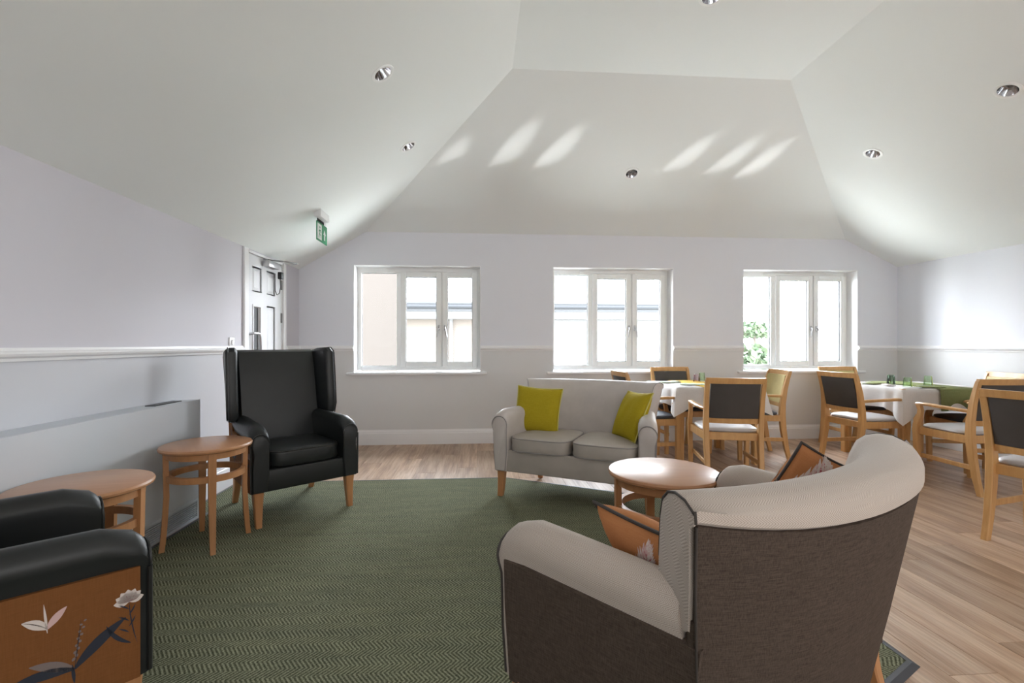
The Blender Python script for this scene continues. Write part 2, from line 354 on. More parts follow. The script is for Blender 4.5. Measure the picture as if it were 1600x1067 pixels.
prof_sweep('baseboard_right', skirt, (XR, YF, 0), (XR, YB, 0), (-1, 0, 0), 'gloss_white')
# windows
def frame_bm(x0, x1, z0, z1, w, y0, y1, wt=None, wb=None, bm=None, bev=.004):
    wt = wt or w; wb = wb or w; bm = bm or bmesh.new()
    box(x0, x0+w, y0, y1, z0, z1, bev, 1, bm); box(x1-w, x1, y0, y1, z0, z1, bev, 1, bm)
    box(x0+w-.002, x1-w+.002, y0, y1, z1-wt, z1, bev, 1, bm); box(x0+w-.002, x1-w+.002, y0, y1, z0, z0+wb, bev, 1, bm); return bm
for k, (a, b) in enumerate(WIN):
    w = bpy.data.objects.new('window_%d' % (k+1), None); C.objects.link(w); struct(w); w.location = (a, YB+.17, WZ0)
    W, H = b-a, WZ1-WZ0
    rv = bmesh.new(); box(0, .004, -.171, 0, 0, H, bm=rv); box(W-.004, W, -.171, 0, 0, H, bm=rv); box(.004, W-.004, -.171, 0, H-.004, H, bm=rv)
    obj('reveal', rv, 'gloss_white', w, False)
    fr = frame_bm(0, W, .02, H, .045, 0, .07, wt=.065, wb=.05)
    for mx in (.335*W, .685*W): box(mx-.028, mx+.028, .003, .067, .06, H-.06, .004, 1, fr)
    obj('frame', fr, 'white_upvc', w, False)
    def light(x0, x1, z0, z1, y):
        gb = obj('glass_pane', box(x0-.004, x1+.004, y+.008, y+.012, z0-.004, z1+.004), 'window_glass', w, False)
        obj('seal', frame_bm(x0-.002, x1+.002, z0-.002, z1+.002, .006, y, y+.02, bev=0), 'seal', w, False)
    light(.045, .335*W-.028, .07, H-.065, .03)
    for (x0, x1, hx) in ((.335*W+.02, .685*W-.006, 1), (.685*W+.006, W-.035, 0)):
        s = obj('sash', frame_bm(x0, x1, .055, H-.05, .062, -.022, .04, bev=.006), 'white_upvc', w, False)
        light(x0+.062, x1-.062, .117, H-.112, .0)
        xx = x1-.03 if hx else x0+.03; sgn = -1 if hx else 1; zc = .52
        h = obj('handle', box(xx-.011, xx+.011, -.034, -.022, zc-.03, zc+.035, .004, 2), 'steel', w)
        obj('lever', tube([(xx, -.04, zc+.01), (xx, -.058, zc-.005), (xx+sgn*.012, -.06, zc-.04), (xx+sgn*.022, -.058, zc-.11)], [.008, .008, .007, .006]), 'steel', h)
    obj('trickle_vent', box(.24*W, .72*W, -.014, .0, H-.048, H-.02, .003, 1), 'white_upvc', w, False)
    obj('sill', box(-.075, W+.075, -.215, .01, -.024, .004, .007, 3), 'gloss_white', w)
# door in the left wall (set back a little), frame and furniture
d = bpy.data.objects.new('door_1', None); C.objects.link(d); struct(d); d.location = (XL, DY0, 0); DW = DY1-DY0
fb = bmesh.new()
for (y0, y1, z0, z1) in ((-.075, 0.0, 0, DZ+.01), (DW, DW+.06, 0, DZ-.0)): box(0, .02, y0, y1, z0, z1, .005, 2, fb)
box(-.10, 0, .0, .02, 0, DZ, 0, 1, fb); box(-.10, 0, DW-.02, DW, 0, DZ, 0, 1, fb); box(-.10, .012, .02, DW-.02, DZ-.02, DZ, 0, 1, fb)
obj('frame', fb, 'gloss_white', d, False)
LX = -.004   # face of the leaf
y0, y1 = .022, DW-.022
panels = [(.11, .30, 1.63, 1.86), (.40, .59, 1.63, 1.86), (.40, .59, .98, 1.52), (.11, .30, .2, .80), (.40, .59, .2, .80)]
vis = (.125, .27, .86, 1.50)
hol = [[(a, c), (b, c), (b, e), (a, e)] for a, b, c, e in panels+[vis]]
obj('leaf', plate([(y0, .008), (y1, .008), (y1, DZ-.024), (y0, DZ-.024)], hol, .04, lambda p: (LX, p[0], p[1]), (-1, 0, 0)), 'door_white', d, False)
for a, b, c, e in panels:
    secs = []
    for ins, dx in ((0, -.012), (.012, -.012), (.04, -.003), (.04, -.003)):
        secs.append([(LX+dx, a+ins, c+ins), (LX+dx, b-ins, c+ins), (LX+dx, b-ins, e-ins), (LX+dx, a+ins, e-ins)])
    obj('door_panel', loft(secs), 'door_white', d, False)
obj('vision_pane', box(LX-.025, LX-.018, vis[0], vis[1], vis[2], vis[3]), 'ext_glass', d, False)
obj('glazing_bead', loft([[(LX+dx, vis[0]+i, vis[2]+i), (LX+dx, vis[1]-i, vis[2]+i), (LX+dx, vis[1]-i, vis[3]-i), (LX+dx, vis[0]+i, vis[3]-i)] for i, dx in ((-.012, .0), (-.01, .006), (.006, .006), (.012, -.018))], cap=False), 'door_white', d, False)
obj('pull_handle', tube([(LX, .045, 1.24), (LX+.045, .05, 1.25), (LX+.055, .09, 1.25), (LX+.055, .13, 1.245), (LX+.055, .15, 1.21), (LX+.055, .155, .98), (LX+.05, .155, .95), (LX, .155, .945)], .011, 10), 'steel', d)
for z in (.25, 1.02, 1.42, 1.76): obj('hinge', box(LX-.002, LX+.014, y1-.008, y1+.006, z-.05, z+.05, .003, 1), 'dark_metal', d)
obj('corridor_wall', box(-.11, -.10, 0, DW, 0, DZ), 'seal', d, False)
cl = thing('door_closer', 'silver overhead door closer with arm and black cable above white door', 'door closer', (XL, DY0, 0))
obj('body', box(.0, .065, .30, .53, 1.885, 1.945, .006, 2), 'steel', cl)
obj('arm', tube([(.03, .36, 1.955), (.14, .50, 1.962), (.20, .62, 1.96)], .008, 6), 'dark_metal', cl)
obj('arm', tube([(.20, .62, 1.965), (.10, .52, 1.972), (.03, .46, 1.97)], .007, 6), 'steel', cl)
obj('plug', box(.035, .075, .55, .60, 1.80, 1.87, .006, 2), 'black_plastic', cl)
obj('cable', tube([(.05, .575, 1.81), (.052, .58, 1.72), (.045, .57, 1.66), (.03, .55, 1.64), (.02, .535, 1.68), (.02, .53, 1.85)], .004, 6), 'black_plastic', cl)
# light switch
sw = thing('light_switch', 'square white light switch on the left wall beside the door frame', 'switch', (XL, 4.03, 1.165))
obj('plate', box(0, .009, -.043, .043, -.043, .043, .004, 2), 'plastic_white', sw); obj('rocker', box(.008, .015, -.012, .012, -.02, .02, .003, 1), 'steel', sw)
# exit sign
es = thing('exit_sign', 'green and white running man exit sign hanging from left ceiling slope', 'sign', (-1.44, 4.45, 2.09))
zt = zl(-1.44)-2.09
obj('housing', loft([[(-.03, -.12, zt-.05), (.03, -.12, zt-.05), (.03, -.12, zt+.017), (-.03, -.12, zt-.018)], [(-.03, .12, zt-.05), (.03, .12, zt-.05), (.03, .12, zt+.017), (-.03, .12, zt-.018)]]), 'plastic_white', es, False)
obj('hanger', box(-.002, .002, -.12, .12, .16, zt-.04), 'window_glass', es, False)
obj('panel', box(-.004, .004, -.14, .14, -.005, .165, .001, 1), 'sign_green', es, False)
def flat(name, polys, m, parent, to3, smooth=False):
    bm = bmesh.new()
    for pl in polys:
        try: bm.faces.new([bm.verts.new(to3(u, v)) for u, v in pl])
        except ValueError: pass
    me = bpy.data.meshes.new(name); bm.to_mesh(me); bm.free(); o = link(name, me, m, parent)
    if name.startswith('printed') or name == 'running_figure': o['kind'] = 'stuff'
    return o
h_ = .16; 
man = [[(-.13, .01), (-.015, .01), (-.015, h_-.01), (-.13, h_-.01)]]
flat('pictogram_ground', man, 'sign_white', es, lambda u, v: (.0046, u, v))
runner = [[(-.10, .02), (-.088, .02), (-.070, .055), (-.080, .068)], [(-.075, .06), (-.06, .06), (-.052, .10), (-.078, .10)], [(-.062, .06), (-.035, .055), (-.035, .03), (-.045, .03), (-.047, .047), (-.07, .055)],
          [(-.055, .098), (-.03, .075), (-.026, .082), (-.05, .106)], [(-.078, .1), (-.1, .08), (-.096, .073), (-.07, .09)], [(-.066+.012*math.cos(t*.785), .12+.012*math.sin(t*.785)) for t in range(8)]]
flat('running_figure', runner, 'sign_green', es, lambda u, v: (.0052, u, v))
flat('arrow', [[(.05, .025), (.08, .025), (.08, .075), (.05, .075)], [(.03, .075), (.10, .075), (.065, .125)]], 'sign_white', es, lambda u, v: (.0048, u, v))
# downlights
names = {0: 'recessed chrome downlight high on the left ceiling slope', 1: 'recessed chrome downlight low on the left ceiling slope near the exit sign', 2: 'recessed chrome downlight in the slope above the windows',
         3: 'recessed chrome downlight on the right slope, the far one', 4: 'recessed chrome downlight on the right slope, at the photo edge', 5: 'recessed chrome downlight in the flat top ceiling, at the upper edge'}
for i, (k, p) in enumerate(LP):
    n = PL_[k][1]; t = thing('downlight', names[i], 'downlight', p, 0, 'recessed ceiling downlights'); t.rotation_euler = n.to_track_quat('-Z', 'Y').to_euler()
    obj('trim_ring', lathe([(.056, .002), (.056, -.004), (.064, -.006), (.076, -.004), (.078, .001)], 36), 'white_upvc', t)
    obj('reflector', lathe([(.0565, -.003), (.050, .02), (.04, .05), (.034, .075)], 36), 'chrome', t)
    obj('lamp', lathe([(.034, .074), (.036, .068), (.03, .062), (0, .058)], 24), 'lamp_lens', t)
    bm = bmesh.new()
    for a in range(12): th = a*math.pi/6; bmesh.ops.create_icosphere(bm, subdivisions=1, radius=.0055, matrix=Matrix.Translation((.024*math.cos(th), .024*math.sin(th), .06)))
    obj('diodes', bm, 'chrome', t)

# ------------------------------------------------------------------ heater casing
hx, hy0, hy1, hz = -1.855, -1.5, 3.29, .785
ht = thing('heater_casing', 'long white metal heater cover with bottom grille along the left wall', 'heater', (XL, 0, 0))
Wd = hx-XL
obj('casing', box(0.001, Wd-.004, hy0, hy1, .13, hz-.004, .004, 1), 'heater_white', ht, False)
obj('front_panel', box(Wd-.004, Wd, hy0, hy1, .14, hz, .003, 1), 'heater_white', ht, False)
obj('plinth', box(0.001, Wd-.02, hy0, hy1, 0, .13), 'grille_dark', ht, False)
fb = bmesh.new(); box(Wd-.02, Wd, hy0, hy1, .001, .018, bm=fb); box(Wd-.02, Wd, hy0, hy1, .118, .135, bm=fb); box(Wd-.02, Wd, hy1-.035, hy1, .018, .118, bm=fb)
obj('grille_frame', fb, 'heater_white', ht, False)
sl = box(-.009, 0, hy0, hy1-.035, -.003, .003); so = None
for k in range(8):
    if so is None: so = obj('grille_slat', sl, 'heater_white', ht, False)
    else: q = so.copy(); C.objects.link(q); so2 = q; so2.location = (Wd-.003, 0, .026+k*.0122); continue
    so.location = (Wd-.003, 0, .026)
obj('top_slot', box(.05, .11, 2.95, 3.2, hz-.005, hz+.0005), 'black_plastic', ht, False)
obj('valve_cap', box(.02, .045, hy1, hy1+.02, .60, .63, .004, 1), 'plastic_white', ht)

# ------------------------------------------------------------------ rug
rp_ = [(-1.852, -1.2), (-1.852, 3.297), (-2.008, 3.297), (-2.008, 4.06), (.235, 4.06), (1.56, 3.33), (1.572, 1.575), (.9, 1.215), (.5, -1.2)]
def inset(P, d):
    out = []; n = len(P)
    for i in range(n):
        p0, p1, p2 = Vector(P[i-1]), Vector(P[i]), Vector(P[(i+1) % n]); e1 = (p1-p0).normalized(); e2 = (p2-p1).normalized()
        n1 = Vector((e1.y, -e1.x)); n2 = Vector((e2.y, -e2.x)); b = (n1+n2).normalized(); out.append(tuple(p1+b*d/max(.3, b.dot(n1))))
    return out
rug = thing('rug', 'green herringbone woven rug with dark rubber edging under the seats', 'rug')
pin = inset(rp_, .035); pin2 = inset(rp_, .02)
obj('rubber_edge', loft([[(x, y, .0005) for x, y in rp_], [(x, y, .010) for x, y in pin2], [(x, y, .011) for x, y in pin], [(x, y, .002) for x, y in pin]], cap=False), 'rug_border', rug, True, 20)
bm = bmesh.new(); f = bm.faces.new([bm.verts.new((x, y, .0095)) for x, y in pin]); bmesh.ops.triangulate(bm, faces=[f])
obj('weave', bm, 'rug_weave', rug, False)
ZR = .0095

# ------------------------------------------------------------------ upholstery builders
def arm_bm(sx, hw, hwr, yf, yr, zt, r=.06, zlo=.22, ztr=None, zb=None, th=.125, bi=.03):
    """rolled arm; sx side, hw/hwr outer half width front/rear, zt top"""
    ztr = ztr or zt; secs = []
    st = [(0, .86), (.006, .93), (.016, .975), (.035, 1)]+[(.035+(yf-yr-.035)*k/8, 1) for k in range(1, 9)]
    for dy, s in st:
        t = dy/(yf-yr); H = hw+(hwr-hw)*t; zt_ = zt+(ztr-zt)*t-(.05*max(0, 1-dy/.11)**2.2); cz = zt_-r; cx = H-r
        ring = [(H-th+.012, zlo), (H-th, zlo+.12), (H-th, cz-.03)]
        for a in range(9): an = math.pi*(1-a/8*1.12); ring.append((cx+(r+.002)*math.cos(an)-.002, cz+r*math.sin(an)))
        ring += [(H-.014, cz-.055), (H-bi*.6, zlo+.15), (H-bi, zlo)]
        mx, mz = H-.065, (zlo+zt_)/2
        secs.append([(sx*(mx+(x-mx)*s), yf-dy, mz+(z-mz)*(s if z > mz else 1-(1-s)*.4)) for x, z in ring])
    return loft(secs)
def arm_pipe(sx, hw, yf, zt, r, zlo, th):
    cz = zt-.05-r; cx = hw-r; pts = [(hw-th+.014, zlo+.01), (hw-th+.004, zlo+.12), (hw-th+.004, cz-.03)]
    for a in range(11): an = math.pi*(1-a/10*1.12); pts.append((cx+(r-.002)*math.cos(an)-.002, cz+(r-.002)*math.sin(an)+.0))
    pts += [(hw-.018, cz-.055), (hw-.022, zlo+.15), (hw-.033, zlo+.01)]
    return tube([(sx*x, yf-.006, z) for x, z in pts], .0042, 6)
def back_arc(bwid, yr, sag, n=22, pw=1.0):
    out = []
    for k in range(n+1):
        t = -1+2*k/n; x = t*bwid; y = yr-sag*(1-abs(t)**2.2); out.append(Vector((x, y, 0)))
    nr = []
    for k in range(n+1):
        a = out[max(0, k-1)]; b = out[min(n, k+1)]; d = (b-a).normalized(); nr.append(Vector((d.y, -d.x, 0)))   # points to the rear
    return out, nr
def taper(bm, yf, yr, zt, k=.19):
    for v in bm.verts:
        t = min(1, max(0, (yf-v.co.y)/(yf-yr))); v.co.x *= 1-k*t*max(0, 1-v.co.z/zt)
    return bm
def leg(x, y, dx, dy, h, parent, m, s=.028, s2=.017, curve=0):
    secs = []
    for k in range(6):
        t = k/5; z = h*(1-t); c = curve*math.sin(t*math.pi)*.5
        w = s+(s2-s)*t**.8
        secs.append(sq((x+dx*t**1.6+c, y+dy*t**1.6, z), w, w))
    return obj('leg', loft(secs), m, parent)
def cushion_box(x0, x1, y0, y1, z0, z1, crown=.02, r=.028, nx=14, ny=12):
    """upholstered seat cushion, crowned on top"""
    bm = bmesh.new(); secs = []
    prof = [(1, 0, -1), (1, 0, -.5)]
    cx, cy = (x0+x1)/2, (y0+y1)/2; a, b = (x1-x0)/2, (y1-y0)/2
    def ring(ins, z, cr):
        pts = []; N = 48
        for k in range(N):
            th = 2*math.pi*k/N; c, s_ = math.cos(th), math.sin(th); e = 5.5
            q = (abs(c)**e+abs(s_)**e)**(-1/e); X, Y = c*q, s_*q
            rr = 1-ins; pts.append((cx+X*a*1.0-math.copysign(min(abs(X*a), ins), X*a) if True else 0, cy+Y*b-math.copysign(min(abs(Y*b), ins), Y*b), z+cr))
        return pts
    h = z1-z0; a_ = min(a, b)
    secs = [ring(.03, z0, 0), ring(.008, z0+.006, 0), ring(0, z0+.02, 0), ring(-.004, z0+h*.5, 0), ring(0, z1-.02, 0), ring(.004, z1-.006, 0), ring(.014, z1, 0)]
    for f in (.15, .35, .6, .85, .97): secs.append([(cx+(px-cx)*(1-f), cy+(py-cy)*(1-f), z1+crown*math.sin(min(1, f*1.6)*math.pi/2)) for px, py, pz in ring(.014, z1, 0)])
    loft(secs, bm=bm); return bm, ring(.003, z1-.008, 0), ring(.002, z0+.010, 0)
def settee(name, label, loc, rz, light, dark, seat, pipe, cat='sofa', hw=.605, front_rail=None, ztop=.85):
    t = thing(name, label, cat, loc, rz); yf, yr = .27, -.27; hwr = hw-.055; zl_ = .19
    for sx in (1, -1):
        obj('arm', taper(arm_bm(sx, hw, hwr, yf, yr, .655, .062, zl_, .645), yf, yr, ztop), light, t)
        obj('piping', arm_pipe(sx, hw, yf, .655, .062, zl_, .125), pipe, t)
        secs = []
        for k in range(9):
            y = yf-.03-(yf-yr-.03)*k/8; H = hw+(hwr-hw)*(yf-y)/(yf-yr); secs.append([(sx*(H-.016), y, .542), (sx*(H-.003), y, .536), (sx*(H-.006), y, .4), (sx*(H-.02), y, zl_+.002), (sx*(H-.035), y, zl_+.002), (sx*(H-.03), y, .4)])
        L_ = secs[-1]; dy_ = {0: .045, 1: .045, 2: .018, 3: -.012, 4: -.012, 5: .018}
        secs.append([(x, y-dy_[q], z) for q, (x, y, z) in enumerate(L_)])
        obj('side_panel', taper(loft(secs), yf, yr, ztop), dark, t, True, 50)
    P, N = back_arc(hwr-.024, yr, .125)
    inner = [(-.13, .40), (-.115, .5), (-.085, .68), (-.062, .78), (-.045, ztop-.028), (-.02, ztop-.008), (.012, ztop), (.05, ztop-.004), (.082, ztop-.02), (.098, ztop-.048), (.098, ztop-.07), (.078, ztop-.082), (.045, .66), (.028, .565), (-.04, .53), (-.06, .40)]
    def sect(k, prof):
        e = abs(P[k].x/(hwr-.024))**3; o = []
        for dd, z in prof:
            if z < ztop-.03 and dd > .06: z += .034*e; dd -= .012*e
            p = P[k]+N[k]*dd+Vector((0, 0, z)); p.x *= 1-.19*(1-z/ztop); o.append(p)
        return o
    secs = []
    n = len(P)-1
    for k in range(n+1):
        s = sect(k, inner); 
        if k in (0, n):   # soft end
            c = sum(s, Vector())/len(s); sx = -1 if k == 0 else 1
            secs_e = [[c+(p-c)*.93+Vector((sx*.012, 0, 0)) for p in s], [c+(p-c)*.98+Vector((sx*.006, 0, 0)) for p in s]]
            if k == 0: secs += secs_e+[s]
            else: secs += [s]+secs_e[::-1]
        else: secs.append(s)
    obj('backrest', loft(secs), light, t, True, 50)
    outer = [(.078, ztop-.078), (.092, ztop-.080), (.066, .62), (.030, .42), (-.004, .24), (-.012, zl_+.002), (-.03, zl_+.002), (-.02, .3)]
    obj('back_panel', loft([sect(k, outer) for k in range(n+1)]), dark, t, True, 50)
    for k, sx in ((0, -1), (n, 1)):
        e = [p+Vector((sx*.008, 0, -.001)) for p in sect(k, [(dd*.97, z) for dd, z in inner[2:12]])]
        obj('piping', tube(e, .0028, 6), pipe, t)
        q = [p+Vector((sx*.003, 0, 0)) for p in sect(k, ((.090, ztop-.082), (.066, .62), (.030, .42), (-.004, .24), (-.01, .2)))]
        obj('piping', tube(q, .003, 6), pipe, t)
        q2 = [p+Vector((-sx*.020, .016, 0)) for p in sect(k, ((.05, .60), (.030, .42), (-.004, .24), (-.01, .195)))]; obj('corner_post', tube(q2, .02, 10), dark, t)
    iw = hw-.128
    obj('front_rail', box(-iw-.02, iw+.02, yf-.055, yf-.018, zl_, .35, .012, 3), front_rail or seat, t)
    obj('base', box(-iw, iw, yr-.04, yf-.05, zl_+.01, .34), dark, t, False)
    for sx in (-1, 1):
        bm, r1, r2 = cushion_box(*(sorted((sx*.003, sx*(iw-.002)))), yr+.03, yf+.005, .342, .452, .016)
        c = obj('seat_cushion', bm, seat, t, True, 50)
        obj('piping', tube(r1, .004, 6, True), pipe, c); obj('piping', tube(r2, .004, 6, True), pipe, c)
        leg(sx*(hw-.065), yf-.055, sx*.005, .015, zl_+.01, t, 'beech', .03, .02)
        leg(sx*(hw-.165), yr-.01, sx*.0, -.055, zl_+.01, t, 'beech', .025, .017)
    return t
sofa = settee('sofa', 'two-seat greige vinyl sofa with yellow-green cushions in front of the middle window', (.755, 3.505, ZR), R(-118.5-90), 'vinyl_greige', 'vinyl_grey_side', 'vinyl_greige_seat', 'piping_greige', front_rail='vinyl_greige_seat')
front = settee('loveseat', 'two-seat cream herringbone loveseat with brown linen back, seen from behind in the foreground', (.705, 1.425, 0.0), R(121-90), 'herringbone_cream', 'linen_brown', 'herringbone_cream', 'piping_dark')
front.location.z = ZR-.001

# flower print helpers -------------------------------------------------
def leafpoly(u, v, ln, w, ang, bend=0, n=8):
    """leaf outline as quads, base at (u,v)"""
    L, Rr = [], []
    for k in range(n+1):
        t = k/n; a = ang+bend*t; 
        if k == 0: cu, cv = u, v
        else: cu += ln/n*math.cos(a); cv += ln/n*math.sin(a)
        ww = w*math.sin(math.pi*min(1, t*.93+.05))**.9*.5
        L.append((cu-ww*math.sin(a), cv+ww*math.cos(a))); Rr.append((cu+ww*math.sin(a), cv-ww*math.cos(a)))
    return [[L[k], Rr[k], Rr[k+1], L[k+1]] for k in range(n)]
def floral(parent, to3, seed=0, sprays=None):
    """three botanical motifs on a flat panel; coordinates along (front->rear, z)"""
    navy, grey, pale, pink, red = [], [], [], [], []
    for (u, v, s, kind) in sprays:
        if kind == 0:   # dark spreading leaves with a bead spike
            navy += leafpoly(u, v, .19*s, .038*s, R(52), -.35); navy += leafpoly(u, v, .17*s, .034*s, R(160), .45); grey += leafpoly(u, v, .13*s, .034*s, R(142), .3); navy += leafpoly(u, v-.05*s, .07*s, .01*s, R(95), 0)
            for k in range(12):
                t = k/11; grey += leafpoly(u+.012*s*t*2+(.006 if k % 2 else -.006)*s, v+.03*s+.13*s*t, .014*s*(1-.5*t), .010*s, R(60+60*(k % 2)), 0, 3)
            navy += leafpoly(u, v, .17*s, .003*s, R(84), 0)
        elif kind == 1:  # pale flower on fine dark stem
            for k in range(7): a = R(10+28*k); pale += leafpoly(u, v, .045*s, .03*s, a, 0, 5)
            for k in range(9): a = R(5+21*k); red += leafpoly(u, v, .026*s, .004*s, a, 0, 3)
            navy += leafpoly(u, v, .17*s, .004*s, R(-88), .2); navy += leafpoly(u+.004, v-.16*s, .12*s, .014*s, R(150), -.7)
            for k in range(5): navy += leafpoly(u+.0, v-.03*s-.022*s*k, .04*s, .006*s, R(50 if k % 2 else 130), .3, 4)
        else:            # pale drooping leaves
            pale += leafpoly(u, v, .09*s, .036*s, R(128), .5); pink += leafpoly(u, v, .09*s, .028*s, R(60), -.3); pale += leafpoly(u, v-.01, .12*s, .008*s, R(95), 0)
            grey += leafpoly(u, v, .09*s, .004*s, R(128), .5)
    for nm, pl, m in (('printed_leaf', navy, 'print_navy'), ('printed_spray', grey, 'print_grey'), ('printed_petal', pale, 'print_white'), ('printed_bloom', pink, 'print_pink'), ('printed_stamen', red, 'print_red')):
        if pl: o = flat(nm, pl, m, parent, to3); 
def wingback(name, label, loc, rz, sprays):
    t = thing(name, label, 'armchair', loc, rz); hw, hwr, yf, yr, zl_ = .345, .315, .30, -.30, .215; K = 'vinyl_black'
    for sx in (1, -1):
        obj('arm', arm_bm(sx, hw, hwr, yf, yr, .632, .052, zl_, .645, th=.105, bi=.006), K, t)
        obj('piping', arm_pipe(sx, hw, yf, .632, .052, zl_, .105), 'piping_black', t)
        # flat patterned outside panel under the arm, rising behind the wing
        pts = [(yf-.03, zl_), (yf-.03, .522), (yr+.06, .535), (yr-.02, .80), (yr-.07, .80), (yr-.045, .5), (yr-.02, zl_)]
        X = lambda y: hw+(hwr-hw)*(yf-y)/(yf-yr)
        bm = loft([[(sx*(X(y)-.030), y, z) for y, z in pts], [(sx*(X(y)-.001), y, z) for y, z in pts]])
        sp = obj('side_panel', bm, 'floral_ochre', t, False)
        floral(sp, (lambda u, v, s=sx: (s*(X(u)-.0002), u, v)), 0, sprays)
        obj('piping', tube([(sx*(X(yf)-.004), yf-.008, zl_+.01), (sx*(X(yf)-.002), yf-.008, .35), (sx*(X(yf)-.002), yf-.008, .515)], .0065, 6), 'piping_black', t)
        # wing
        secs = []
        prof = [(-.36, .60), (-.375, .8), (-.425, 1.06), (-.40, 1.095), (-.30, 1.112), (-.20, 1.118), (-.165, 1.09), (-.15, .95), (-.135, .8), (-.125, .68), (-.14, .615), (-.2, .60)]
        cy, cz = -.27, .85
        for off, s in ((0, .9), (.008, .965), (.02, 1), (.05, 1), (.062, .965), (.07, .9)):
            secs.append([(sx*(.255+off+.05*max(0, (y+.32))/.2*1.0+.02*(z-.6)), cy+(y-cy)*s, cz+(z-cz)*s) for y, z in prof])
        obj('wing', loft(secs), K, t)
        fr = [(sx*(.255+.062+.05*max(0, (y+.32))/.2+.02*(z-.6)), y+.004, z) for y, z in prof[3:11]]
        obj('piping', tube(fr, .0042, 6), 'piping_black', t)
        obj('wing_cover', loft([[(sx*(.255+.066+.05*max(0, (y+.32))/.2+.02*(z-.6)+o_), -.27+(y+.27)*.93, .85+(z-.85)*.95) for y, z in prof] for o_ in (0, .008)]), K, t, False)
        leg(sx*(hw-.05), yf-.05, sx*.0, .02, zl_+.01, t, 'beech', .032, .017, 0)
        leg(sx*(hw-.075), yr+.0, 0, -.07, zl_+.01, t, 'beech', .026, .017)
    # back
    secs = []
    for k in range(13):
        u = -1+2*k/12; x = u*.262; b = .018*(1-u*u); s = 1
        pr = [(-.17, .40), (-.185+b, .48), (-.225+b, .66), (-.262+b, .85), (-.305+b, 1.03), (-.325+b*.6, 1.085), (-.355, 1.10), (-.40, 1.095), (-.425, 1.06), (-.385, .8), (-.35, .55), (-.32, .30), (-.22, .28)]
        secs.append([(x, y, z) for y, z in pr])
    obj('backrest', loft(secs), K, t)
    pr = [(-.325, zl_), (-.352, .5), (-.388, .8), (-.428, 1.065), (-.436, 1.06), (-.398, .8), (-.362, .5), (-.335, zl_)]
    obj('back_panel', loft([[(x, y, z) for y, z in pr] for x in (-.31, -.15, 0, .15, .31)]), 'floral_ochre', t, False)
    bm, r1, r2 = cushion_box(-.235, .235, yr+.1, yf-.005, .352, .462, .015); c = obj('seat_cushion', bm, K, t, True, 50); obj('piping', tube(r1, .004, 6, True), 'piping_black', c)
    obj('front_rail', box(-.26, .26, yf-.05, yf-.014, zl_, .352, .012, 3), K, t); obj('base', box(-.29, .29, yr-.02, yf-.04, zl_+.005, .35), K, t, False)
    return t
SP = [(.135, .305, .72, 0), (.245, .435, .72, 1), (.085, .43, .62, 2), (-.16, .36, 1.0, 0), (-.25, .62, .8, 1)]
mid = Vector((-1.151, 3.238, 0)); fd = Vector((math.cos(R(-50)), math.sin(R(-50)), 0)); c1 = mid-fd*.25
wingback('wingback_armchair', 'black vinyl wingback armchair beside the door, facing the room', (c1.x, c1.y, ZR), R(-50-90), SP)
fd = Vector((math.cos(R(47)), math.sin(R(47)), 0)); c2 = Vector((-1.171, 1.64, 0))-fd*.30
wingback('wingback_armchair', 'black armchair with orange floral outer side, cut off at left foreground', (c2.x, c2.y, ZR), R(47-90), SP)

# ------------------------------------------------------------------ round tables
def round_table(label, x, y, rot, group=None, rad=.232):
    t = thing('side_table', label, 'table', (x, y, ZR), rot, group); Z = .572
    obj('tabletop', lathe([(0, Z), (rad-.012, Z), (rad-.004, Z-.003), (rad, Z-.011), (rad-.002, Z-.02), (rad-.012, Z-.026), (0, Z-.026)], 64), 'beech_top', t)
    ri = rad-.034
    obj('apron', lathe([(ri, Z-.026), (ri, Z-.062), (ri-.018, Z-.062), (ri-.018, Z-.026)], 56), 'beech', t)
    obj('ring_stretcher', lathe([(ri-.004, .385), (ri-.004, .418), (ri-.028, .418), (ri-.028, .385), (ri-.004, .385)], 56), 'beech', t)
    for k in range(4):
        a = k*math.pi/2; c, s = math.cos(a), math.sin(a); secs = []
        for z, dr, w in ((Z-.027, 0, .019), (.42, -.002, .019), (.30, -.004, .018), (.15, .004, .016), (.05, .012, .014), (0, .018, .013)):
            r0 = ri-.004+dr; secs.append([((r0+p)*c-q*s, (r0+p)*s+q*c, z) for p, q in ((-.013, -w), (.013, -w), (.013, w), (-.013, w))])
        obj('leg', loft(secs), 'beech', t, False)
    return t
round_table('round beech side table between heater cover and wingback armchair', -1.565, 2.84, R(-54), 'round beech tables')
round_table('round beech side table partly behind the cut-off black armchair', -1.615, 2.045, R(10), 'round beech tables', .24)
round_table('round beech coffee table between the sofa and the loveseat', .835, 2.085, R(-4), 'round beech tables', .245)

